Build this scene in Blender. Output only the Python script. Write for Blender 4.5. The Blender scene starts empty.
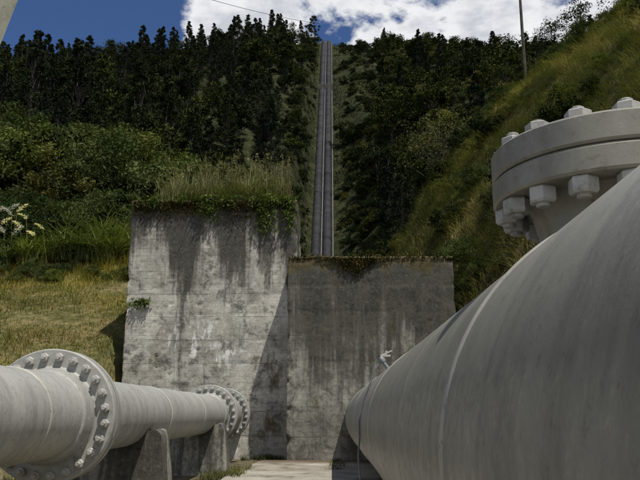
import bpy, math, numpy as np
from mathutils import Vector
R=math.radians
scene=bpy.context.scene
rng=np.random.default_rng(7)

# ---------------------------------------------------------------- noise / terrain
def _h(ix,iy,iz):
    v=np.sin(ix*127.1+iy*311.7+iz*74.7)*43758.5453
    return v-np.floor(v)
def vn(x,y,z):
    x,y,z=[np.asarray(a,float) for a in np.broadcast_arrays(x,y,z)]
    ix,iy,iz=np.floor(x),np.floor(y),np.floor(z)
    fx,fy,fz=x-ix,y-iy,z-iz
    fx,fy,fz=[f*f*(3-2*f) for f in (fx,fy,fz)]
    r=0
    for a in (0,1):
        for b in (0,1):
            for c in (0,1):
                w=(fx if a else 1-fx)*(fy if b else 1-fy)*(fz if c else 1-fz)
                r=r+w*_h(ix+a,iy+b,iz+c)
    return r*2-1
def fbm(x,y,z=0.0,o=4):
    s=0;a=1;t=0
    for i in range(o):
        s=s+a*vn(x*2**i+i*13.1,y*2**i+i*7.7,z*2.0**i+i*3.3);t+=a;a*=.5
    return s/t
PROF=[
(-300,[(0,0),(60,25),(100,45),(180,85),(230,92),(500,60)]),
(-160,[(10,0),(60,20),(100,42),(180,82),(235,93),(500,60)]),
(-80,[(14,0),(38,9),(65,24),(95,40),(175,84),(235,100),(500,70)]),
(-30,[(16,0),(37,8.6),(62,23),(100,34),(190,95),(248,122),(500,80)]),
(-14,[(17,0),(37,8.6),(62,19),(100,26),(190,96),(252,132),(500,85)]),
(-7.7,[(17.5,0),(38,9),(62,13),(100,20),(190,92),(255,134),(500,85)]),
(-6.9,[(26.6,0),(29,8.4),(40,9),(62,12),(95,15),(190,90),(257,135),(500,85)]),
(-4.5,[(26.6,0),(29,8.2),(40,7),(62,5),(92,4),(257,136),(500,85)]),
(-1.6,[(28,0),(91,1),(258,135.5),(500,85)]),
(1.8,[(28,0),(48,3),(90,2),(258,135.5),(500,85)]),
(4.2,[(28,0),(48,8.5),(58,9.5),(88,3.5),(258,135.5),(500,85)]),
(5.2,[(10,0),(25,2.6),(40,7.5),(60,14),(90,6),(258,135),(500,85)]),
(7.5,[(4,0.3),(10,2),(25,6.5),(40,11.5),(60,18.5),(90,10),(257,135),(500,85)]),
(10,[(0,3),(10,5),(25,10),(40,15.),(60,22.7),(93,14),(257,134),(500,85)]),
(13.5,[(0,7),(10,9),(25,14),(40,19.5),(60,26.8),(95,18),(256,134),(500,85)]),
(18,[(0,11),(10,13),(25,18.5),(40,24),(60,30),(95,24),(256,133),(500,85)]),
(31,[(0,18),(10,20),(30,27),(60,33),(95,34),(255,129),(500,85)]),
(80,[(0,35),(60,45),(100,55),(240,110),(500,80)]),
(300,[(0,60),(60,65),(240,90),(500,70)])]
PX=np.array([p[0] for p in PROF],float)
def H(x,y):
    x=np.asarray(x,float);y=np.asarray(y,float)
    x,y=np.broadcast_arrays(x,y)
    A=np.stack([np.interp(y,[q[0] for q in p[1]],[q[1] for q in p[1]]) for p in PROF])
    xc=np.clip(x,-299.9,299.9)
    k=np.clip(np.searchsorted(PX,xc)-1,0,len(PX)-2)
    t=(xc-PX[k])/(PX[k+1]-PX[k])
    a=np.take_along_axis(A,k[None],0)[0];b=np.take_along_axis(A,(k+1)[None],0)[0]
    z=a*(1-t)+b*t
    amp=np.interp(z,[0,.4,5,14,30],[0,.05,.35,.9,3.2])
    cor=np.clip((np.abs(x+1.7)-3)/10,0,1)
    return z+amp*cor*fbm(x*.09,y*.09,1.0)+amp*.25*fbm(x*.5,y*.5,3.)*cor

# ---------------------------------------------------------------- materials
def newmat(name):
    m=bpy.data.materials.new(name);m.use_nodes=True
    nt=m.node_tree;nt.nodes.clear()
    out=nt.nodes.new('ShaderNodeOutputMaterial')
    return m,nt,out
class NB:
    def __init__(s,nt): s.nt=nt
    def n(s,t,**k):
        o=s.nt.nodes.new('ShaderNode'+t)
        for a,b in k.items(): setattr(o,a,b)
        return o
    def l(s,a,b): s.nt.links.new(a,b)
    def co(s,kind='Object'): return s.n('TexCoord').outputs[kind]
    def mapping(s,v,sc,loc=(0,0,0)):
        m=s.n('Mapping');s.l(v,m.inputs[0]);m.inputs['Scale'].default_value=sc;m.inputs['Location'].default_value=loc
        return m.outputs[0]
    def noise(s,v,scale,detail=5,rough=.55,dist=0):
        m=s.n('TexNoise');s.l(v,m.inputs['Vector']);m.inputs['Scale'].default_value=scale
        m.inputs['Detail'].default_value=detail;m.inputs['Roughness'].default_value=rough;m.inputs['Distortion'].default_value=dist
        return m.outputs['Fac']
    def ramp(s,f,stops):
        m=s.n('ValToRGB');s.l(f,m.inputs[0]);e=m.color_ramp.elements
        while len(e)<len(stops): e.new(.5)
        for i,(p,c) in enumerate(stops):
            e[i].position=p;e[i].color=(c,c,c,1) if isinstance(c,(int,float)) else (*c,1)
        return m.outputs[0]
    def math(s,op,a,b=None,clamp=False):
        m=s.n('Math',operation=op,use_clamp=clamp)
        for i,v in enumerate((a,b)):
            if v is None: continue
            if isinstance(v,(int,float)): m.inputs[i].default_value=v
            else: s.l(v,m.inputs[i])
        return m.outputs[0]
    def mix(s,f,a,b,mode='MIX'):
        m=s.n('Mix',data_type='RGBA',blend_type=mode)
        for i,v in ((0,f),(6,a),(7,b)):
            if isinstance(v,(int,float)): m.inputs[i].default_value=v if i==0 else (v,v,v,1)
            elif isinstance(v,tuple): m.inputs[i].default_value=(*v,1)
            else: s.l(v,m.inputs[i])
        return m.outputs[2]
    def maprange(s,v,a,b,c=0,d=1):
        m=s.n('MapRange');s.l(v,m.inputs[0]);m.interpolation_type='SMOOTHSTEP'
        for i,q in enumerate((a,b,c,d)): m.inputs[i+1].default_value=q
        return m.outputs[0]
    def xyz(s,v):
        m=s.n('SeparateXYZ');s.l(v,m.inputs[0]);return m.outputs
    def bump(s,h,strength,dist,prev=None):
        m=s.n('Bump');s.l(h,m.inputs['Height']);m.inputs['Strength'].default_value=strength;m.inputs['Distance'].default_value=dist
        if prev is not None: s.l(prev,m.inputs['Normal'])
        return m.outputs[0]
def bsdf(b,out,col,rough=.8,normal=None,spec=.3,metal=0):
    p=b.n('BsdfPrincipled')
    for k,v in (('Base Color',col),('Roughness',rough),('Specular IOR Level',spec),('Metallic',metal)):
        if isinstance(v,tuple): p.inputs[k].default_value=(*v,1)
        elif isinstance(v,(int,float)): p.inputs[k].default_value=v
        else: b.l(v,p.inputs[k])
    if normal is not None: b.l(normal,p.inputs['Normal'])
    b.l(p.outputs[0],out.inputs[0]);return p

def foliage(name,dark,mid,light,scale=.6,tr=.3):
    m,nt,out=newmat(name);b=NB(nt)
    co=b.co();f=b.noise(co,scale,2,.7)
    c=b.ramp(f,[(.3,dark),(.5,mid),(.70,light)])
    oi=b.n('ObjectInfo')
    c=b.mix(1.0,c,b.ramp(oi.outputs['Random'],[(0,(.55,.65,.62)),(.35,(1,1,1)),(.7,(1.25,1.12,.8)),(1,(1.6,1.55,1.0))]),'MULTIPLY')
    d=b.n('BsdfDiffuse');b.l(c,d.inputs[0])
    if tr<=0:
        b.l(d.outputs[0],out.inputs[0]);return m
    t=b.n('BsdfTranslucent');b.l(b.mix(1.0,c,(1.1,1.3,.5),'MULTIPLY'),t.inputs[0])
    mx=b.n('MixShader');mx.inputs[0].default_value=tr;b.l(d.outputs[0],mx.inputs[1]);b.l(t.outputs[0],mx.inputs[2])
    b.l(mx.outputs[0],out.inputs[0]);return m
M_forest=foliage('forest_leaves',(.011,.018,.009),(.024,.034,.014),(.054,.062,.025),.35,0)
M_pine=foliage('pine_needles',(.008,.014,.009),(.017,.025,.014),(.034,.043,.022),.4,0)
M_bush=foliage('bush_leaves',(.035,.052,.018),(.072,.092,.032),(.14,.155,.062),.5,.15)
M_olive=foliage('olive_leaves',(.034,.040,.017),(.075,.08,.034),(.135,.13,.062),.7,.15)
M_vine=foliage('vine_leaves',(.03,.05,.014),(.07,.105,.028),(.14,.18,.055),2,.2)
M_strap=foliage('strap_leaves',(.06,.08,.03),(.11,.135,.055),(.21,.22,.10),1.2,.2)
M_grassS=foliage('short_grass_blades',(.085,.10,.034),(.18,.18,.065),(.36,.30,.14),.45,.2)
M_grassL=foliage('long_grass_blades',(.042,.052,.019),(.092,.095,.037),(.19,.175,.08),.35,.2)
M_grassC=foliage('cleared_grass_blades',(.025,.032,.012),(.058,.062,.024),(.11,.10,.045),.25,0)
M_grassT=foliage('tall_grass_blades',(.09,.10,.03),(.18,.175,.055),(.32,.28,.12),.9,.25)
M_straw=foliage('straw_blades',(.18,.14,.065),(.33,.27,.14),(.52,.44,.26),1.,.2)
M_plume=foliage('plume',(.42,.40,.34),(.57,.54,.47),(.67,.64,.57),1.,.2)
M_moss=foliage('dark_moss',(.018,.02,.007),(.04,.04,.014),(.10,.075,.03),3.,0)
def barkmat(name,c0,c1):
    m,nt,out=newmat(name);b=NB(nt);co=b.co()
    f=b.noise(b.mapping(co,(6,6,1)),2,2)
    bsdf(b,out,b.ramp(f,[(.3,c0),(.7,c1)]),.9);return m
M_bark=barkmat('bark',(.022,.018,.014),(.10,.088,.07))
M_bark2=barkmat('pale_bark',(.05,.045,.035),(.14,.125,.10))

def concrete(name,top,base0,base1,grime,seam=.8,lime=.0,off=0.,lts=.5):
    m,nt,out=newmat(name);b=NB(nt);co=b.co();X=b.xyz(co)
    big=b.noise(b.mapping(co,(1,1,1),(off,0,0)),.7,6,.68,.3)
    c=b.ramp(big,[(.30,base0),(.5,tuple((p+q)/2 for p,q in zip(base0,base1))),(.66,base1)])
    fine=b.noise(co,11,5,.75)
    c=b.mix(.7,c,b.ramp(fine,[(.25,.30),(.45,.85),(.55,1.0),(.75,1.3)]),'MULTIPLY')
    bn=b.noise(co,2.1,7,.74,.5)
    lt=b.maprange(bn,.46,.34,0,lts)
    c=b.mix(lt,c,tuple(q*1.12 for q in base1))
    if lime:
        lm=b.maprange(b.noise(b.mapping(co,(1.6,1.6,.6),(3.1+off,0,1.7)),1.6,7,.72),.565,.61,0,.85)
        lo=b.math('MULTIPLY',b.maprange(X[2],2.7,3.3,0,1),b.maprange(X[2],4.2,4.9,1,0))
        lx=b.math('MULTIPLY',b.maprange(X[0],-6.3,-5.8,0,1),b.maprange(X[0],-3.4,-2.4,1,0))
        c=b.mix(b.math('MULTIPLY',b.math('MULTIPLY',lm,lo),lx),c,(.70,.69,.66))
    if seam:
        wob=b.math('MULTIPLY',b.noise(co,.9,2),.09)
        zz=b.math('ADD',X[2],wob)
        pp=b.math('PINGPONG',zz,seam/2)
        brk=b.ramp(b.noise(b.mapping(co,(1,1,2.2)),1.0,3),[(.38,.0),(.6,1.)])
        ln=b.maprange(pp,.0,.022,1,0)
        c=b.mix(b.math('MULTIPLY',ln,b.math('MULTIPLY',brk,.9)),c,(.05,.047,.04))
        p2=b.math('PINGPONG',b.math('ADD',zz,.05),seam/8)
        l2=b.maprange(p2,0,.014,1,0)
        c=b.mix(b.math('MULTIPLY',l2,b.math('MULTIPLY',brk,.5)),c,(.07,.065,.055))
    st=b.noise(b.mapping(co,(1.1,1.1,.17),(off,0,0)),1.3,6,.66,.25)
    st2=b.noise(b.mapping(co,(7,7,.3),(off,0,0)),1.0,3,.6)
    hg=b.maprange(X[2],top-5.2,top+.3,0,.25)
    s=b.math('ADD',b.math('ADD',b.math('MULTIPLY',st,.78),b.math('MULTIPLY',st2,.22)),hg)
    s=b.math('ADD',s,grime)
    s=b.math('ADD',s,b.math('MULTIPLY',b.math('SUBTRACT',fine,.5),.34))
    sm=b.maprange(s,.56,.73,0,.93)
    c=b.mix(sm,c,b.ramp(fine,[(.3,(.016,.016,.013)),(.55,(.05,.049,.041)),(.7,(.11,.107,.09))]))
    bl=b.maprange(b.math('ADD',bn,grime*.7),.51,.66,0,.8)
    c=b.mix(bl,c,(.085,.082,.066))
    mo=b.maprange(b.math('ADD',b.noise(b.mapping(co,(1,1,.6),(7+off,0,0)),1.1,6,.7),b.maprange(X[2],top-.9,top+.05,0,.26)),.585,.69,0,.8)
    c=b.mix(mo,c,b.ramp(fine,[(.3,(.035,.035,.014)),(.7,(.14,.11,.05))]))
    nrm=b.bump(fine,.5,.03)
    bsdf(b,out,c,.9,nrm,.2);return m
M_wallL=concrete('weathered_concrete_wall',9.,(.25,.235,.195),(.60,.58,.515),.022,.8,.1,0,.4)
M_wallR=concrete('grimy_concrete_wall',6.6,(.15,.145,.12),(.37,.355,.30),.075,.8,0,5.,.2)
M_pier=concrete('pier_concrete',1.9,(.26,.25,.21),(.48,.46,.39),.0,0,0,0,.1)
M_anchor=concrete('anchor_concrete',500,(.05,.05,.045),(.10,.095,.08),0,0,0,0,0)

def paint(name,c0,c1,rough=.42,bumpy=.3):
    m,nt,out=newmat(name);b=NB(nt);co=b.co()
    f=b.noise(co,.9,5,.65)
    c=b.ramp(f,[(.3,c0),(.7,c1)])
    drip=b.noise(b.mapping(co,(.8,4.5,.8)),1.2,4,.65)
    c=b.mix(.8,c,b.ramp(drip,[(.3,.62),(.5,.95),(.8,1.14)]),'MULTIPLY')
    sp2=b.noise(co,13,6,.8)
    c=b.mix(b.maprange(sp2,.53,.68,0,.6),c,(.12,.108,.08))
    c=b.mix(b.maprange(sp2,.46,.30,0,.45),c,tuple(q*1.35 for q in c1))
    rs=b.noise(b.mapping(co,(1,1,1),(4,2,9)),6,4,.75)
    c=b.mix(b.maprange(rs,.66,.71,0,.6),c,(.12,.065,.03))
    ro=b.ramp(sp2,[(.3,rough-.06),(.7,rough+.2)])
    n1=b.bump(b.math('ADD',b.math('MULTIPLY',sp2,.2),f),bumpy*.6,.04)
    bsdf(b,out,c,ro,n1,.4);return m
M_pipeL=paint('light_grey_pipe_paint',(.26,.265,.245),(.365,.365,.335),.45)
M_pipeR=paint('grey_pipe_paint',(.20,.195,.16),(.275,.268,.222),.36)
M_bolt=paint('bolt_paint',(.33,.33,.31),(.45,.44,.41),.5)
M_weld=paint('weld_paint',(.33,.32,.27),(.42,.405,.35),.5)
M_gal=paint('galvanised_tube',(.12,.13,.14),(.20,.22,.23),.4)
M_rail=paint('grey_rail',(.09,.09,.09),(.15,.15,.145),.7)
M_chute=paint('cream_paint',(.36,.37,.29),(.44,.44,.36),.5)
def penmat():
    m,nt,out=newmat('dark_penstock_paint');b=NB(nt);co=b.co()
    bsdf(b,out,b.ramp(b.noise(co,.4,4,.6),[(.3,(.014,.015,.017)),(.7,(.040,.041,.044))]),.7,None,.15);return m
M_pen=penmat()

def groundmat():
    m,nt,out=newmat('ground_soil_grass');b=NB(nt);co=b.co();X=b.xyz(co)
    f=b.noise(co,.35,5,.65);g=b.noise(co,3.,5,.7)
    grass=b.ramp(b.math('ADD',b.math('MULTIPLY',f,.6),b.math('MULTIPLY',g,.4)),[(.32,(.05,.058,.018)),(.46,(.10,.10,.035)),(.62,(.22,.175,.085))])
    soil=b.ramp(g,[(.3,(.07,.055,.035)),(.7,(.20,.17,.12))])
    flat=b.maprange(X[2],.05,.8,1,0)
    c=b.mix(b.math('MULTIPLY',flat,b.ramp(f,[(.4,.9),(.6,.45)])),grass,soil)
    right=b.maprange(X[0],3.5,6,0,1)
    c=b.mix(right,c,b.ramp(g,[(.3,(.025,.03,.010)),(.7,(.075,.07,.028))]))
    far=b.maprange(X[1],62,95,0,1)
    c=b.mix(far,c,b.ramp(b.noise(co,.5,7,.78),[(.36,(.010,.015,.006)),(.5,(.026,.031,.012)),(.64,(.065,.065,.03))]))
    c=b.mix(.7,c,b.ramp(g,[(.3,.5),(.7,1.35)]),'MULTIPLY')
    bsdf(b,out,c,.95,b.bump(g,.9,.25),.1);return m
M_ground=groundmat()
def pavemat():
    m,nt,out=newmat('yard_concrete');b=NB(nt);co=b.co()
    c=b.ramp(b.noise(co,.7,7,.75),[(.36,(.10,.08,.055)),(.47,(.26,.235,.19)),(.7,(.42,.40,.35))])
    X=b.xyz(co)
    c=b.mix(b.maprange(b.math('ADD',X[1],b.math('MULTIPLY',b.noise(co,1.2,5),2.5)),23.6,25.2,0,.85),c,(.09,.06,.035))
    c=b.mix(.5,c,b.ramp(b.noise(co,20,4,.7),[(.3,.6),(.7,1.15)]),'MULTIPLY')
    bsdf(b,out,c,.85,b.bump(b.noise(co,12,4,.7),.5,.02),.2);return m
M_pave=pavemat()

# ---------------------------------------------------------------- helpers
def link(o,parent=None):
    scene.collection.objects.link(o)
    if parent: o.parent=parent
    return o
def empty(name): 
    e=bpy.data.objects.new(name,None);e.empty_display_size=.3;return link(e)
def quadmesh(name,V,F,mats,midx=None,smooth=False):
    V=np.asarray(V,np.float32);F=np.asarray(F,np.int32)
    me=bpy.data.meshes.new(name)
    me.vertices.add(len(V));me.vertices.foreach_set('co',V.ravel())
    me.loops.add(F.size);me.loops.foreach_set('vertex_index',F.ravel())
    me.polygons.add(len(F));me.polygons.foreach_set('loop_start',np.arange(len(F),dtype=np.int32)*4)
    for m in mats: me.materials.append(m)
    if midx is not None: me.polygons.foreach_set('material_index',np.asarray(midx,np.int32))
    me.polygons.foreach_set('use_smooth',np.full(len(F),smooth))
    me.update(calc_edges=True);return me
def basis(ax):
    a=Vector(ax).normalized()
    u=a.cross(Vector((0,0,1)))
    if u.length<.01: u=Vector((1,0,0))
    u.normalize();v=a.cross(u).normalized();return a,u,v
class G:
    def __init__(s): s.V=[];s.F=[]
    def add(s,V,F):
        o=len(s.V);s.V+=[tuple(v) for v in V];s.F+=[tuple(i+o for i in f) for f in F]
    def lathe(s,prof,org,ax,n=32,phase=0,cap=True):
        a,u,v=basis(ax);o=Vector(org);V=[];F=[]
        for r,t in prof:
            for i in range(n):
                w=2*math.pi*i/n+phase
                V.append(o+a*t+u*(r*math.cos(w))+v*(r*math.sin(w)))
        for j in range(len(prof)-1):
            for i in range(n):
                k=(i+1)%n
                F.append((j*n+i,j*n+k,(j+1)*n+k,(j+1)*n+i))
        if cap:
            F.append(tuple(range(n))[::-1]);q=(len(prof)-1)*n;F.append(tuple(q+i for i in range(n)))
        s.add(V,F)
    def tube(s,pts,rad,n=12):
        P=[Vector(p) for p in pts];V=[];F=[]
        if isinstance(rad,(int,float)): rad=[rad]*len(P)
        up=None
        for j,p in enumerate(P):
            d=(P[min(j+1,len(P)-1)]-P[max(j-1,0)]).normalized()
            a,u,v=basis(d)
            if up is not None:
                u=(up-d*up.dot(d)).normalized();v=d.cross(u)
            up=u
            for i in range(n):
                w=2*math.pi*i/n;V.append(p+u*(rad[j]*math.cos(w))+v*(rad[j]*math.sin(w)))
        for j in range(len(P)-1):
            for i in range(n):
                k=(i+1)%n;F.append((j*n+i,j*n+k,(j+1)*n+k,(j+1)*n+i))
        F.append(tuple(range(n))[::-1]);q=(len(P)-1)*n;F.append(tuple(q+i for i in range(n)))
        s.add(V,F)
    def nut(s,c,ax,r,h,stud=.5,phase=0):
        s.lathe([(r*.9,0),(r,.12*h),(r,.86*h),(r*.86,h)],c,ax,6,phase)
        a=Vector(ax).normalized()
        s.lathe([(r*.5,0),(r*.5,h*stud*.85),(r*.42,h*stud)],Vector(c)+a*h*.98,ax,10)
    def box(s,c,d):
        x,y,z=c;a,b,e=[q/2 for q in d]
        V=[(x+i*a,y+j*b,z+k*e) for i in(-1,1) for j in(-1,1) for k in(-1,1)]
        s.add(V,[(0,1,3,2),(4,6,7,5),(0,4,5,1),(2,3,7,6),(0,2,6,4),(1,5,7,3)])
    def obj(s,name,mat,parent=None,smooth=True,ang=35):
        me=bpy.data.meshes.new(name);me.from_pydata(s.V,[],s.F);me.materials.append(mat);me.update()
        if smooth:
            me.polygons.foreach_set('use_smooth',np.ones(len(me.polygons),bool));me.set_sharp_from_angle(angle=R(ang))
        return link(bpy.data.objects.new(name,me),parent)

# ---------------------------------------------------------------- ground
def axis(segs):
    out=[]
    for a,b,st in segs: out+=list(np.arange(a,b-1e-6,st))
    out.append(segs[-1][1]);return np.array(out)
xs=axis([(-1500,-300,100),(-300,-160,12),(-160,-40,3.),(-40,40,.7),(40,160,3.),(160,300,12),(300,1500,100)])
ys=axis([(-300,-60,30),(-60,0,4),(0,72,.8),(72,280,2.2),(280,500,12),(500,1700,80)])
XX,YY=np.meshgrid(xs,ys);ZZ=H(XX,YY)
n=len(xs);idx=np.arange(len(ys)*n).reshape(len(ys),n)
F=np.stack([idx[:-1,:-1],idx[:-1,1:],idx[1:,1:],idx[1:,:-1]],-1).reshape(-1,4)
link(bpy.data.objects.new('ground',quadmesh('ground',np.stack([XX,YY,ZZ],-1).reshape(-1,3),F,[M_ground],smooth=True)))
g=G()
poly=[(-2.75,-8),(1.0,-8),(4.2,-8),(4.2,24.4),(-2.2,24.45),(-2.3,22.5),(-2.15,20.6),(-2.5,18.8),(-2.4,15),(-2.7,8),(-2.6,2)]
m=len(poly);g.add([(x,y,.07) for x,y in poly]+[(x,y,-.1) for x,y in poly],[tuple(range(m))]+[(i,i+m,(i+1)%m+m,(i+1)%m) for i in range(m)])
g.obj('yard_pavement',M_pave,smooth=False)

# ---------------------------------------------------------------- concrete walls
def wall(name,x0,x1,y0,y1,z1,mat,seam,seed,step=.06):
    V=[];F=[];key={}
    def vid(x,y,z):
        k=(round(x,3),round(y,3),round(z,3))
        if k not in key: key[k]=len(V);V.append(k)
        return key[k]
    X=np.linspace(x0,x1,int((x1-x0)/step)+1);Z=np.linspace(-.2,z1,int((z1+.2)/step)+1);Y=np.linspace(y0,y1,int((y1-y0)/.15)+1)
    def grid(A,B,f):
        for i in range(len(A)-1):
            for j in range(len(B)-1):
                F.append([vid(*f(A[i],B[j])),vid(*f(A[i+1],B[j])),vid(*f(A[i+1],B[j+1])),vid(*f(A[i],B[j+1]))])
    grid(X,Z,lambda a,b:(a,y0,b));grid(Z,X,lambda a,b:(b,y1,a))
    grid(Z,Y,lambda a,b:(x0,b,a));grid(Y,Z,lambda a,b:(x1,a,b));grid(X,Y,lambda a,b:(a,b,z1))
    V=np.array(V,float);x,y,z=V.T
    fr=y<y0+.001
    nn=fbm(x*2+seed,z*2,y*2,5)
    zz=z+.03*fbm(x*.8,z*0,seed)
    row=np.floor((zz+.02)/seam)
    offs=(_h(row,seed+0*row,row*0)-.5)*.016
    gr=np.exp(-((np.mod(zz+.02,seam))/.03)**2)+np.exp(-((np.mod(zz+.02,seam)-seam)/.03)**2)
    d=.022*nn+.02*fbm(x*.5,z*.5,seed)+offs+gr*.014*np.clip(.4+1.6*nn,0,2)
    chip=np.clip(fbm(x*3.1+seed,z*3.1,y*3.1+5,4)-.15,0,1)*.4
    pit=np.clip(fbm(x*5+seed,z*5,y*5+9,3)-.42,0,1)*.14
    ex=np.exp(-((x-x0)/.12)**2);ex2=np.exp(-((x1-x)/.12)**2);ez=np.exp(-((z1-z)/.18)**2)
    V[:,1]+=np.where(fr,d+pit+chip*(ex+ex2+ez),0)
    V[:,0]+=np.where(x<x0+.001,.03+.04*nn+chip*.7,0)-np.where(x>x1-.001,.03+.04*nn+chip*.7,0)
    V[:,2]-=np.where(z>z1-.001,.06+.18*np.abs(fbm(x*1.2+seed,y*1.5,0,5))+chip*.9,0)
    return link(bpy.data.objects.new(name,quadmesh(name,V,F,[mat],smooth=True)))
wall('concrete_wall',-7.2,-1.2,26,29,9.0,M_wallL,.8,3.)
wall('concrete_wall',-1.48,4.05,24.5,28.5,6.62,M_wallR,.8,11.)

# ---------------------------------------------------------------- pipes
LX,LZ=-3.38,1.47
lp=empty('water_pipe')
g=G();g.lathe([(.5,-6),(.5,26.3)],(LX,0,LZ),(0,1,0),96)
g.obj('barrel',M_pipeL,lp)
g=G()
for y in (-1,3.6,7.9,13.9,17.6): g.lathe([(.498,-.03),(.509,-.015),(.509,.015),(.498,.03)],(LX,y,LZ),(0,1,0),96,cap=False)
g.obj('weld_seams',M_weld,lp)
g=G();gb=G()
for y,gap in ((9.3,.02),(21.2,.02),(24.3,.02)):
    for sgn in (-1,1):
        g.lathe([(.501,.42*sgn),(.53,.40*sgn),(.565,.16*sgn),(.585,.14*sgn),(.775,.14*sgn),(.79,.125*sgn),(.79,gap*sgn),(.60,gap*sgn)],(LX,y,LZ),(0,1,0),96,cap=False)
    g.lathe([(.66,-.03),(.66,.03)],(LX,y,LZ),(0,1,0),64,cap=False)
    for i in range(24):
        w=2*math.pi*(i+.5)/24;c=Vector((LX+.69*math.cos(w),y,LZ+.69*math.sin(w)))
        ph=rng.random()
        gb.nut(c+Vector((0,-.139,0)),(0,-1,0),.054,.06,.6+.5*rng.random(),ph)
        gb.nut(c+Vector((0,.139,0)),(0,1,0),.054,.06,.8,ph)
g.obj('flanges',M_pipeL,lp);gb.obj('flange_bolts',M_bolt,lp,True,25)
g=G();g.lathe([(.501,21.75),(.58,21.8),(.60,21.85),(.60,23.75),(.58,23.8),(.501,23.85)],(LX,0,LZ),(0,1,0),96,cap=False);g.obj('expansion_sleeve',M_pipeL,lp)

RX,RZ=1.404,1.33
rp=empty('water_pipe')
g=G();g.lathe([(1.,-5),(1.,24.7)],(RX,0,RZ),(0,1,0),192);g.obj('barrel',M_pipeR,rp)
g=G()
for y in (2.92,8.9,15.,21.): g.lathe([(.998,-.045),(1.005,-.026),(1.009,0),(1.005,.026),(.998,.045)],(RX,y,RZ),(0,1,0),192,cap=False)
g.obj('weld_seams',M_weld,rp)
av=empty('drain_valve')
def pp(ang,r,y): return (RX+r*math.cos(R(ang)),y,RZ+r*math.sin(R(ang)))
g=G();y=11.2
g.tube([pp(126,.99,y),pp(126,1.12,y)],.028)
g.lathe([(.02,0),(.04,.01),(.045,.05),(.03,.09),(.02,.1)],pp(126,1.1,y),(-.5,0,.8),14)
g.tube([pp(126,1.15,y),pp(136,1.10,y),pp(146,1.03,y)]+[pp(a,1.018,y) for a in range(152,186,5)]+[pp(190,1.03,y-.02),(RX-1.04,y-.1,.9),(RX-1.0,y-.16,.4),(RX-.98,y-.2,.05)],.014,10)
g.obj('tube',M_gal,av)
g=G();c=Vector(pp(122,1.17,y));g.box(c,(.15,.03,.03));g.tube([c,c+Vector((.02,0,.07))],.018);g.tube([c+Vector((-.07,0,.0)),c+Vector((.1,0,.07))],.010)
g.obj('handle',M_bolt,av)

mh=empty('bolted_manhole_branch');MX,MY=1.45,3.72
FZ=2.54
g=G();g.lathe([(.39,RZ+.6),(.39,FZ-.16),(.42,FZ-.05),(.45,.002+FZ)],(MX,MY,0),(0,0,1),96);g.obj('neck',M_pipeR,mh)
g=G()
for a,bz in ((FZ,FZ+.125),(FZ+.134,FZ+.275)):
    g.lathe([(.40,a),(.60,a),(.612,a+.012),(.612,bz-.012),(.60,bz),(.40,bz)],(MX,MY,0),(0,0,1),128)
g.lathe([(.585,FZ+.1),(.585,FZ+.15)],(MX,MY,0),(0,0,1),64)
g.obj('flange_plates',M_pipeR,mh)
g=G()
for i in range(16):
    w=2*math.pi*(i+.42)/16;c=Vector((MX+.535*math.cos(w),MY+.535*math.sin(w),0))
    ph=rng.random()*.9
    g.nut(c+Vector((0,0,FZ-.001)),(0,0,-1),.068,.078,.25,ph)
    g.nut(c+Vector((0,0,FZ+.274)),(0,0,1),.062,.045,.3+.3*rng.random(),ph)
g.obj('bolts',M_bolt,mh,True,25)

def pier(y,th):
    out=.70
    pr=[(-out,-.1)]
    pr.append((-out-.0,1.12));pr.append((-out+.12,1.24));pr.append((-.455,1.2))
    for a in np.linspace(205,335,18): pr.append((.503*math.cos(R(a)),LZ+.503*math.sin(R(a))))
    pr+=[(.455,1.19),(.50,1.235),(.55,1.25),(out-.08,1.22),(out-.04,1.15),(out-.02,1.0),(out+.03,.6),(out+.06,.3),(out+.06,-.1)]
    m=len(pr);V=[];NY=8
    for j in range(NY+1):
        for x,z in pr: 
            e=.03*float(fbm(x*4+y,j*.7,z*4,3)); V.append((LX+x+e,y+th*j/NY+e,z+e*.7*(z>0)))
    F=[tuple(range(m))[::-1],tuple(NY*m+i for i in range(m))]
    for j in range(NY):
        for i in range(m):
            k=(i+1)%m;F.append((j*m+i,j*m+k,(j+1)*m+k,(j+1)*m+i))
    g=G();g.add(V,F);return g.obj('concrete_pier',M_pier,None,True,30)
pier(12.3,.6);pier(19.3,.6);pier(4.5,.6)

# ---------------------------------------------------------------- penstock up the hill
pen=empty('penstock');PXc=-1.75
gp=G();gc=G();gs=G();gr_=G()
pts=[(y,float(H(PXc,y))) for y in np.arange(86,262,4)]
for dx in (-.95,.95):
    gp.tube([(PXc+dx,y,z+1.0) for y,z in pts],.78,16)
for y,z in pts[::2]:
    for dx in (-.95,.95): gp.lathe([(.78,-.2),(.84,-.15),(.84,.15),(.78,.2)],(PXc+dx,y,z+1.0),(0,.78,.63),16)
for dx in (-1.95,1.95): gc.tube([(PXc+dx,y,z+.75) for y,z in pts],.12,6)
gr_.tube([(PXc,y,z+1.1) for y,z in pts],.13,6)
for y,z in pts: gs.box((PXc,y,z-.1),(4.0,.8,1.2))
for y in (205,): gs.box((PXc,y,float(H(PXc,y))+.7),(4.3,2.5,2.4))
gp.obj('pipes',M_pen,pen);gc.obj('side_rails',M_rail,pen);gr_.obj('cable_duct',M_rail,pen);gs.obj('saddles',M_anchor,pen,False)
hb=empty('valve_house');hy=262;hz=float(H(8,262))-.8
g=G();g.box((8,hy,hz+1.4),(5,4,3.4));g.obj('walls',M_pier,hb,False)
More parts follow.
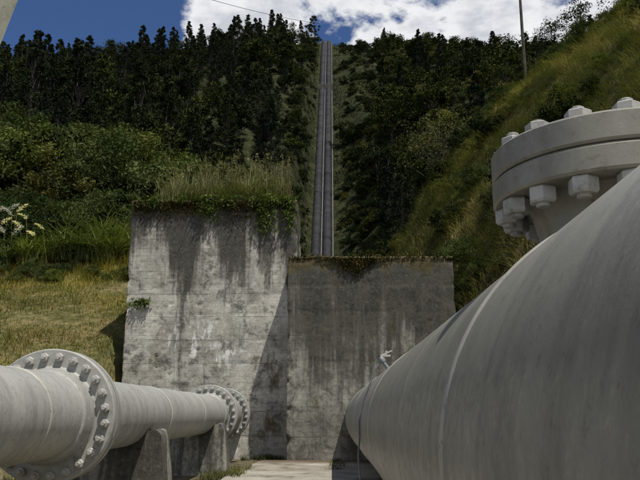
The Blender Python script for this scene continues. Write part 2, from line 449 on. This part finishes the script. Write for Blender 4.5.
g=G();g.add([(5.1,hy-2.4,hz+3.1),(10.9,hy-2.4,hz+3.1),(10.9,hy+2.4,hz+3.1),(5.1,hy+2.4,hz+3.1),(5.1,hy,hz+4.2),(10.9,hy,hz+4.2)],[(0,1,5,4),(2,3,4,5),(0,4,3),(1,2,5),(3,2,1,0)]);g.obj('roof',M_rail,hb,False)
g=G();g.box((7,hy-2.02,hz+1.4),(1.,.06,2.2));g.box((9.2,hy-2.02,hz+2),(1.2,.06,1.));g.obj('door_and_window',M_pen,hb,False)

# ---------------------------------------------------------------- plants
def leafquads(C,size,r,ratio=.5,up=0):
    n=len(C);a=r.normal(size=(n,3));a/=np.linalg.norm(a,axis=1)[:,None]
    b=r.normal(size=(n,3));b-=a*(a*b).sum(1)[:,None];b/=np.linalg.norm(b,axis=1)[:,None]
    s=size*r.uniform(.5,1.4,n)[:,None]
    V=np.stack([C-a*s,C-b*s*ratio,C+a*s,C+b*s*ratio],1).reshape(-1,3)
    return V,np.arange(n*4).reshape(n,4)
def nptube(pts,rads,n=6):
    P=[Vector(p) for p in pts];V=[];F=[]
    for j,p in enumerate(P):
        d=(P[min(j+1,len(P)-1)]-P[max(j-1,0)]);a,u,v=basis(d)
        for i in range(n):
            w=2*math.pi*i/n;V.append(p+u*(rads[j]*math.cos(w))+v*(rads[j]*math.sin(w)))
    for j in range(len(P)-1):
        for i in range(n): F.append((j*n+i,j*n+(i+1)%n,(j+1)*n+(i+1)%n,(j+1)*n+i))
    return np.array(V),np.array(F)
def tree(name,h,cr,kind,nc,lpc,ls,leafmat,seed,tr=.02,ratio=.5,bark=None):
    r=np.random.default_rng(seed);VV=[];FF=[];MM=[];o=0
    def put(V,F,m):
        nonlocal o
        VV.append(V);FF.append(F+o);MM.append(np.full(len(F),m));o+=len(V)
    bend=r.normal(size=2)*.03*h
    tp=lambda t:np.array([bend[0]*t*t+.02*h*math.sin(5*t+seed),bend[1]*t*t,h*t])
    T=np.linspace(0,.97,9)
    if kind!='bush': put(*nptube([tp(t) if t>0 else tp(0)-np.array([0,0,.6]) for t in T],[h*tr*(1-.88*t) for t in T],7),0)
    C=[];RR=[]
    for i in range(nc):
        if kind=='broad':
            d=r.normal(size=3);d/=np.linalg.norm(d);q=r.random()**.45
            p=np.array([d[0]*cr*q,d[1]*cr*q,h*.62+d[2]*h*.36*q]);rad=cr*r.uniform(.16,.40)
        elif kind=='pine':
            t=.15+.85*(i+r.random())/nc;a=r.random()*6.28;q=cr*(1.02-t)**.75*r.uniform(.45,1.05)
            p=np.array([math.cos(a)*q,math.sin(a)*q,h*t-q*.12]);rad=cr*.34*(1.15-t)+.12
        elif kind=='euc':
            t=.4+.6*r.random();a=r.random()*6.28;q=cr*math.sin(math.pi*min(1,(t-.3)/.75))**.8*r.uniform(.2,1.1)
            p=np.array([math.cos(a)*q,math.sin(a)*q,h*t]);rad=cr*r.uniform(.16,.32)
        else:
            d=r.normal(size=3);d/=np.linalg.norm(d);q=r.random()**.35
            p=np.array([d[0]*cr*q,d[1]*cr*q,h*.35+abs(d[2])*h*.6*q-.1*h]);rad=cr*r.uniform(.16,.36)
        if kind!='bush': p[:2]+=tp(min(1,p[2]/h))[:2]
        C.append(p);RR.append(rad)
        t0=max(.0 if kind=='bush' else .18,min(.92,p[2]/h-.12-r.random()*.15)) 
        s=tp(t0) if kind!='bush' else np.array([0,0,0.])
        mid=(s+p)/2+np.array([0,0,-.04*h*r.random()])+r.normal(size=3)*.02*h
        w=h*tr*(.36*(1-t0)+.05)
        put(*nptube([s,mid,p],[w,w*.6,w*.15],4),0)
    L=[]
    for p,rad in zip(C,RR):
        k=int(lpc*r.uniform(.6,1.3));d=r.normal(size=(k,3));d/=np.linalg.norm(d,axis=1)[:,None]
        q=r.random(k)[:,None]**.5*r.uniform(.7,1.25,(k,1))
        L.append(p+d*q*rad*np.array([1,1,.7]))
    L=np.concatenate(L);put(*leafquads(L,ls,r,ratio),1)
    return quadmesh(name,np.concatenate(VV),np.concatenate(FF),[bark or M_bark,leafmat],np.concatenate(MM))
FB=[tree('broad_tree_mesh',10,3.6+.4*i,'broad',38,150,.215,M_forest,20+i) for i in range(4)]
FP=[tree('pine_tree_mesh',15,2.8+.3*i,'pine',90,85,.21,M_pine,40+i,ratio=.28) for i in range(3)]
FE=[tree('slim_tree_mesh',14,2.8,'euc',30,130,.19,M_forest,60+i,.012) for i in range(2)]
FO=[tree('light_tree_mesh',9,3.4,'broad',30,150,.19,M_olive,70+i) for i in range(2)]
BU=[tree('bush_mesh',3.6,2.3,'bush',46,230,.08,M_bush,80+i,.015,.4) for i in range(3)]
BO=[tree('olive_bush_mesh',3.,2.1,'bush',40,220,.072,M_olive,90+i,.015,.4) for i in range(2)]
BD=[tree('dark_bush_mesh',3.6,2.4,'bush',36,130,.12,M_forest,95+i,.015) for i in range(2)]
cnt=[0]
def inst(me,x,y,s,parent,name,dz=-.25,sz=1.):
    o=bpy.data.objects.new(name,me);o.location=(x,y,float(H(x,y))+dz);o.rotation_euler=(rng.normal()*.05,rng.normal()*.05,rng.random()*6.28)
    o.scale=(s,s,s*sz);link(o,parent);cnt[0]+=1;return o
BARE=[(16.5,108,1.45)]
forest=empty('hillside_forest')
sp=6.2
for yy in np.arange(66,272,sp):
    for xx in np.arange(-150,150,sp):
        x=xx+rng.uniform(-.5,.5)*sp;y=yy+rng.uniform(-.5,.5)*sp
        if abs(x)/y>.54: continue
        if x>-8 and y<92: continue
        c=x-PXc
        lim_r=(13 if y>165 else 4.5)+3*float(vn(y*.06,2.,0.)); lim_l=4.2+1.6*float(vn(y*.1,9.,0.))
        if -lim_l<c<lim_r: continue
        if x>2 and y<98 : continue
        if any((x-a)**2+(y-b_)**2<20 for a,b_,_ in BARE): continue
        n1=float(vn(x*.03,y*.03,5.));n2=rng.random()
        edge=-lim_l-5<c<lim_r+5
        if edge: me=FB[rng.integers(4)];s=rng.uniform(.3,.65)
        elif n1>.0 and n2<.5 and x>0: me=FO[rng.integers(2)];s=rng.uniform(.6,1.1)
        elif (n1<.1 and n2<.75) or (x<-12 and n2<.8): me=FP[rng.integers(3)];s=rng.uniform(.5,1.0)
        elif n2<.12: me=FE[rng.integers(2)];s=rng.uniform(.7,1.)
        else: me=FB[rng.integers(4)];s=rng.uniform(.6,1.2)
        if y>235: s*=.8
        if x<-45 and y>150: s*=.8
        inst(me,x,y,s,forest,'forest_tree',-.5)
under=empty('hillside_undergrowth')
for i in range(1000):
    y=rng.uniform(88,262);x=rng.uniform(-.5,.5)*y
    if i>280: x=PXc+rng.uniform(-7,13)
    if i>700: y=rng.uniform(92,165)
    if x>2 and y<96: continue
    c=x-PXc
    if -2.9<c<2.9: continue
    if 0<c<12 and y>165 and rng.random()<.6: continue
    near=-5<c<12
    inst(BD[rng.integers(2)] if rng.random()<.75 else BO[0],x,y,rng.uniform(.3,1.)*((.5 if abs(c)<5 else .8) if near else 1.1),under,'undergrowth_shrub',-.3)
sh=empty('shrubbery')
PAM=[(-11.2,37.2,1.),(-12.6,37.8,1.1),(-14.0,38.2,1.2),(-12.0,39.5,1.3),(-15.2,37.2,.9),(-16.4,36.8,.8),(-10.3,38.6,1.),(-17.8,37.0,.8)]
for i in range(230):
    y=rng.uniform(36.0,76);x=rng.uniform(-.56*y,-7.5)
    if any((x-a)**2+(y-b_)**2<3.2 for a,b_,_ in PAM): continue
    if -18.5<x<-9.5 and y<39.5: continue
    k=rng.random()
    me=BU[rng.integers(3)] if k<.55 else (BO[rng.integers(2)] if k<.75 else BD[rng.integers(2)])
    inst(me,x,y,rng.uniform(.6,1.3)*(1.5 if y>48 else (.85 if y>39 else .5)),sh,'shrub')
for i in range(45):
    y=rng.uniform(34.2,36.4);x=rng.uniform(-19,-7.6)
    inst((BU+BO)[rng.integers(5)],x,y,rng.uniform(.10,.28),sh,'shrub',-.05)
for i in range(30):
    y=rng.uniform(40,66);x=rng.uniform(-7,-4)
    inst(BD[rng.integers(2)],x,y,rng.uniform(.6,1.),sh,'shrub')
sr=empty('bank_shrubs')
for i in range(340):
    y=rng.uniform(15,66);x=rng.uniform(4.5,28)
    if x/y>.54: continue
    n1=float(vn(x*.2,y*.12,8.))
    if n1<-.05 and rng.random()<.7: continue
    k=rng.random();me=BO[rng.integers(2)] if k<.4 else (BD[rng.integers(2)] if k<.7 else BU[rng.integers(3)])
    inst(me,x,y,rng.uniform(.15,.62)*(.6 if y<32 else 1),sr,'shrub')
for (x,y,s,me) in [(-30,70,1.0,FP[0]),(-27,76,1.1,FP[1]),(-22,72,.9,FP[2]),(-36,84,1.15,FP[0]),(-18,78,1.05,FP[1]),(-24,90,1.15,FP[1]),(-33,96,1.15,FP[2])]:
    inst(me,x,y,s,None,'pine_tree')
SK=tree('sparse_tree_mesh',8,3.0,'broad',36,60,.12,M_forest,133,.013)
SK2=tree('bare_tree_mesh',11,4.2,'broad',50,60,.12,M_olive,134,.013,bark=M_bark2)
for (x,y,s) in [(15.,60,.42),(18.6,61,.66),(20.4,61,.6),(22.3,61,.8),(24.4,61,.66),(26.6,61,.6),(29.5,60,.4)]: inst(SK,x,y,s,None,'sparse_tree')
for x,y,s in BARE: inst(SK2,x,y,s,None,'thin_crowned_tree')
for (x,y,s) in [(-8.8,257,.75),(-6.,258,.85)]: inst(FE[0],x,y,s,None,'slim_tree')

def blades(P,h,w,lean,r,segs=(0,.4,.75,1.),wid=(1,.8,.5,.06),droop=0.,az=None):
    n=len(P);az=r.uniform(0,6.283,n) if az is None else az
    d=np.stack([np.cos(az),np.sin(az),np.zeros(n)],1);sd=np.stack([-np.sin(az),np.cos(az),np.zeros(n)],1)
    L=[]
    for t,ww in zip(segs,wid):
        c=P+np.array([0,0,1.])*(h*(t-droop*lean*t*t))[:,None]+d*(h*lean*t*t)[:,None]
        L.append(c-sd*(w*ww/2)[:,None]);L.append(c+sd*(w*ww/2)[:,None])
    V=np.stack(L,1).reshape(-1,3);k=len(segs)*2
    base=np.arange(n)[:,None]*k
    F=np.concatenate([base+np.array([[2*j,2*j+1,2*j+3,2*j+2]]) for j in range(len(segs)-1)],0)
    return V,F
def put(name,parts,mats):
    VV=[];FF=[];MM=[];o=0
    for V,F,m in parts:
        VV.append(V);FF.append(F+o);MM.append(np.full(len(F),m));o+=len(V)
    return link(bpy.data.objects.new(name,quadmesh(name,np.concatenate(VV),np.concatenate(FF),mats,np.concatenate(MM))))
r=rng
N=75000;x=r.uniform(-22,-7.15,N);y=r.uniform(18,40,N);q=fbm(x*.45,y*.45,2.)
k=q+r.normal(size=N)*.2>-.1
x,y,q=x[k],y[k],q[k];P=np.stack([x,y,H(x,y)-.03],1);n=len(P)
dk=fbm(x*.3,y*.3,12.)+r.normal(size=n)*.15<-.02
hh=r.uniform(.06,.22,n)*(1+1.2*np.clip(q,0,1))*np.interp(y,[18,33,37],[1,1.1,3.2])
A=blades(P[~dk],hh[~dk],r.uniform(.012,.03,(~dk).sum()),r.uniform(.3,1.2,(~dk).sum()),r,droop=.3)
B=blades(P[dk],hh[dk]*1.3,r.uniform(.012,.03,dk.sum()),r.uniform(.3,1.2,dk.sum()),r,droop=.3)
put('bank_grass',[(*A,0),(*B,1)],[M_grassS,M_grassL])
T=5600;tx=r.uniform(4.2,27,T);ty=r.uniform(9,66,T);k=(tx/ty<.56);tx,ty=tx[k],ty[k]
nb=28;x=np.repeat(tx,nb)+r.normal(size=len(tx)*nb)*.16;y=np.repeat(ty,nb)+r.normal(size=len(tx)*nb)*.16
P=np.stack([x,y,H(x,y)-.05],1);n=len(P);az=np.where(r.random(n)<.6,math.pi+r.normal(size=n)*.9,r.uniform(0,6.28,n))
hh=np.repeat(r.uniform(.35,1.2,len(tx)),nb)*r.uniform(.6,1.2,n)
dry=np.repeat(vn(tx*.35,ty*.2,4.)+r.normal(size=len(tx))*.4>.38,nb)
A=blades(P[~dry],hh[~dry],r.uniform(.015,.035,(~dry).sum()),r.uniform(.3,1.2,(~dry).sum()),r,droop=.6,az=az[~dry])
B=blades(P[dry],hh[dry],r.uniform(.012,.03,dry.sum()),r.uniform(.3,1.2,dry.sum()),r,droop=.6,az=az[dry])
put('bank_long_grass',[(*A,0),(*B,1)],[M_grassL,M_straw])
N=30000;y=r.uniform(95,262,N);x=PXc+r.uniform(-8,18,N);k=np.abs(x-PXc)>2.3;k&=fbm(x*.3,y*.3,6.)+r.normal(size=N)*.2>-.05;x,y=x[k],y[k];n=len(x)
put('cleared_strip_grass',[(*blades(np.stack([x,y,H(x,y)-.05],1),r.uniform(.3,1.,n),r.uniform(.08,.2,n),r.uniform(.3,1.2,n),r,(0,.5,1.),(1,.8,.1),droop=.4),0)],[M_grassC])
def tufts(x0,x1,y0,y1,z,T,nb,h0,h1,w,spread=.12,lean=(.2,.9),droop=.5):
    tx=r.uniform(x0,x1,T);ty=y0+(y1-y0)*r.random(T)**1.6
    x=np.repeat(tx,nb)+r.normal(size=T*nb)*spread;y=np.repeat(ty,nb)+np.abs(r.normal(size=T*nb))*spread
    n=T*nb;P=np.stack([x,y,np.full(n,z)],1)
    env=.45+.95*np.clip(vn(tx*.9,tx*0,3.)+.4,0,1)
    hh=np.repeat(r.uniform(h0,h1,T)*env,nb)*r.uniform(.6,1.2,n)
    return blades(P,hh,r.uniform(w*.6,w*1.3,n),r.uniform(*lean,n),r,droop=droop)
a=tufts(-6.9,-1.5,26.05,28.5,8.85,120,32,.35,1.0,.032)
b_=tufts(-6.3,-1.5,26.1,28.5,8.85,90,20,.6,1.6,.026,lean=(.1,.5))
c_=tufts(-7.0,-1.4,26.0,26.3,8.82,70,24,.2,.6,.025,lean=(.6,1.5),droop=.9)
T=260;hx=np.clip(r.normal(-3.5,1.3,T),-6.6,-1.6);hy=r.uniform(26.1,28,T);hz=8.85+r.uniform(.7,2.1,T)
st=blades(np.stack([hx,hy,np.full(T,8.85)],1),hz-8.85,np.full(T,.018),r.uniform(.05,.2,T),r)
seeds=[]
for i in range(T):
    kk=16;seeds.append(np.stack([hx[i]+r.normal(size=kk)*.03,hy[i]+r.normal(size=kk)*.03,hz[i]-r.uniform(0,.32,kk)],1))
sd=leafquads(np.concatenate(seeds),.042,r,.35)
put('wall_top_grass',[(*a,0),(*b_,1),(*c_,0),(*st,1),(*sd,1)],[M_grassT,M_straw])
L=[];SV=[]
for cx,wd,ln,y0,z0,cntv in [(-4.4,.34,1.0,25.95,8.98,30),(-2.3,.55,1.4,25.95,8.98,22),(-1.5,.2,1.5,25.95,8.9,10),(-6.4,.4,.5,25.95,8.95,10),(-3.4,.5,.5,25.95,8.95,12),(-5.4,.5,.35,25.95,8.95,8)]:
    for i in range(cntv):
        x=min(-1.25,cx+r.normal()*wd*.6);l=ln*r.uniform(.2,1.1);kk=int(24*l)+6;t=r.random(kk)
        L.append(np.stack([x+r.normal(size=kk)*.07+.08*np.sin(t*5+i),y0-.05-np.abs(r.normal(size=kk))*.08,z0+.12-l*t],1))
        if i%3==0: SV.append(nptube([(x,y0-.03,z0),(x+.06,y0-.04,z0-l*.5),(x+.02,y0-.03,z0-l*1.1)],[.01,.008,.004],4))
kk=3200;mx=r.uniform(-7.1,-1.3,kk);L2=np.stack([mx,25.97-np.abs(r.normal(size=kk))*.05,8.9-np.abs(r.normal(size=kk))*.2*(1+1.4*fbm(mx*2,mx*0,1.))],1)
for cx,z0,s in [(-6.8,5.2,.18),(-6.5,5.25,.12)]:
    kk=130;L.append(np.stack([cx+r.normal(size=kk)*s,25.93-np.abs(r.normal(size=kk))*.08,z0+r.normal(size=kk)*s*.5],1))
v1=leafquads(np.concatenate(L),.052,r,.55);v3=leafquads(L2,.04,r,.6)
put('hanging_vine',[(*v1,0),(*v3,1)]+[(*q,2) for q in SV],[M_vine,M_moss,M_bark])
a=tufts(-1.3,4.0,24.55,26,6.48,70,20,.06,.2,.02,lean=(.3,1.2));kk=6500
mx=r.uniform(-1.4,3.95,kk);mm=np.stack([mx,24.5+np.abs(r.normal(size=kk))*.35-.03,6.5+r.normal(size=kk)*.06*(1+1.4*fbm(mx*2,mx*0,0.))],1)
kk=2600;mx=r.normal(.75,.42,kk);m2=np.stack([mx,24.46-np.abs(r.normal(size=kk))*.03,6.5-np.abs(r.normal(size=kk))*.26*np.exp(-((mx-.75)/.6)**2)],1)
v2=leafquads(np.concatenate([mm,m2]),.03,r,.7)
put('wall_top_moss',[(*a,0),(*v2,0)],[M_moss])
parts=[]
for x0,x1,y0,y1,T in [(-3.1,-2.2,17.5,21.,60),(-2.9,-1.6,25.2,25.9,25),(-7.5,-4.3,17,25.5,260),(-8,-4.2,8,17,220),(.0,.35,20,24.3,14)]:
    tx=r.uniform(x0,x1,T);ty=r.uniform(y0,y1,T);nb=24
    x=np.repeat(tx,nb)+r.normal(size=T*nb)*.08;y=np.repeat(ty,nb)+r.normal(size=T*nb)*.08;n=T*nb
    parts.append((*blades(np.stack([x,y,H(x,y)-.01],1),r.uniform(.06,.28,n),r.uniform(.012,.022,n),r.uniform(.3,1.,n),r,droop=.3),0))
put('yard_grass',parts,[M_grassL])
for i,(x,y,s) in enumerate(PAM):
    n=240;P=np.stack([x+r.normal(size=n)*.3*s,y+r.normal(size=n)*.3*s,np.full(n,float(H(x,y))+.1)],1)
    pr=[(*blades(P,r.uniform(1.6,3.1,n)*s,r.uniform(.04,.085,n),r.uniform(.4,1.1,n),r,(0,.25,.5,.75,1.),(1,1,.8,.5,.05),droop=.75),0)]
    if x<-14.5:
        for k in range(6):
            ax=x+r.normal()*.7;ay=y-.4+r.normal()*.4;h0=float(H(x,y));hh=h0+r.uniform(1.5,2.9);sgn=r.choice([-1,1]);ln=r.uniform(.45,.8)
            kk=130;t=r.random(kk);fat=.09*np.sin(np.pi*np.clip(t*.9+.1,0,1))
            pr.append((*leafquads(np.stack([ax+ln*.7*sgn*t+r.normal(size=kk)*fat,ay+r.normal(size=kk)*fat,hh+ln*t-.3*t*t],1),.055,r,.22),1))
            pr.append((*nptube([(ax-.35*sgn,ay,h0),(ax-.12*sgn,ay,h0+(hh-h0)*.6),(ax,ay,hh),(ax+.35*ln*sgn,ay,hh+.42*ln)],[.014,.012,.01,.006],4),0))
    put('pampas_grass',pr,[M_strap,M_plume])

# ---------------------------------------------------------------- poles, wire, cream strut
def pole(x,y,h):
    z=float(H(x,y));e=empty('utility_pole')
    g=G();g.tube([(x,y,z-.5),(x,y,z+h)],[.16,.10],12);g.obj('shaft',M_bark,e)
    g=G();g.box((x,y-.12,z+h-.6),(1.8,.1,.12))
    for dx in(-.8,0,.8): g.lathe([(.03,0),(.06,.04),(.05,.1),(.02,.14)],(x+dx,y-.12,z+h-.53),(0,0,1),10)
    g.obj('crossarm',M_bark,e)
pole(16.6,60,11.)
g=G()
A_=Vector((-60,60,58));B_=Vector((-3,200,112))
pts=[A_.lerp(B_,t)+Vector((0,0,-14*t*(1-t))) for t in np.linspace(0,1,30)]
g.tube(pts,.05,6);g.obj('overhead_cable',M_pen)
st=empty('steel_gantry')
g=G()
def gpt(z): return Vector((-4.19+(z-5.6)*.27,8,z))
g.tube([gpt(0),gpt(8)],.30,4);g.obj('leg',M_chute,st,False)
g=G();g.box((-5.0,8,8.2),(3.4,.5,.5));g.obj('beam',M_chute,st,False)

# ---------------------------------------------------------------- world, sun, camera
S=Vector((.27,-.30,.90)).normalized()
w=bpy.data.worlds.new('World');scene.world=w;w.use_nodes=True;nt=w.node_tree;nt.nodes.clear();b=NB(nt)
out=b.n('OutputWorld');bg=b.n('Background');sky=b.n('TexSky');sky.sky_type='NISHITA';sky.sun_disc=False
sky.sun_elevation=math.asin(S.z);sky.sun_rotation=math.atan2(S.x,S.y);sky.altitude=2500;sky.air_density=1.;sky.dust_density=.3;sky.ozone_density=3.
v=b.co('Generated');X=b.xyz(v)
f=b.noise(b.mapping(v,(1,1,1.7),(.3,.1,.0)),6.5,6,.6,.2)
az=b.math('DIVIDE',X[0],b.math('ADD',b.math('ABSOLUTE',X[1]),.05))
front=b.maprange(az,-.27,-.17,-.4,.10)
back=b.maprange(X[1],-.2,.2,1,0)  # unseen clouds added behind the camera as neutral fill for shaded sides
bias=b.mix(back,front,.06)
fb=b.math('ADD',f,bias)
m_=b.maprange(fb,.48,.58,0,1)
up=b.maprange(X[2],.75,.92,1,0)
f2=b.noise(b.mapping(v,(1,1,2.2),(1.3,.4,.2)),15,4,.6)
shade=b.ramp(b.math('ADD',b.math('MULTIPLY',fb,.6),b.math('MULTIPLY',f2,.4)),[(.46,(7.6,7.6,7.6)),(.55,(6.6,6.7,6.9)),(.64,(4.6,4.8,5.2))])
skyc=b.mix(1.0,sky.outputs[0],(.50,.60,.76),'MULTIPLY')
col=b.mix(b.math('MULTIPLY',m_,up),skyc,shade)
b.l(col,bg.inputs[0]);bg.inputs[1].default_value=.125;b.l(bg.outputs[0],out.inputs[0])
ld=bpy.data.lights.new('sun','SUN');ld.energy=4.8;ld.angle=R(.5);ld.color=(1,.95,.87)
lo=link(bpy.data.objects.new('sun',ld));lo.rotation_euler=(-S).to_track_quat('-Z','Y').to_euler();lo.location=(20,-20,60)
cd=bpy.data.cameras.new('camera');cam=link(bpy.data.objects.new('camera',cd));cd.sensor_width=36;cd.lens=36*754/640
cd.clip_start=.05;cd.clip_end=5000
cam.location=(0,0,1.5);cam.rotation_euler=(R(90)+math.atan(173/754),0,math.atan(12/754))
scene.camera=cam
scene.view_settings.view_transform='Standard';scene.view_settings.look='None';scene.view_settings.exposure=0
print('instances',cnt[0])
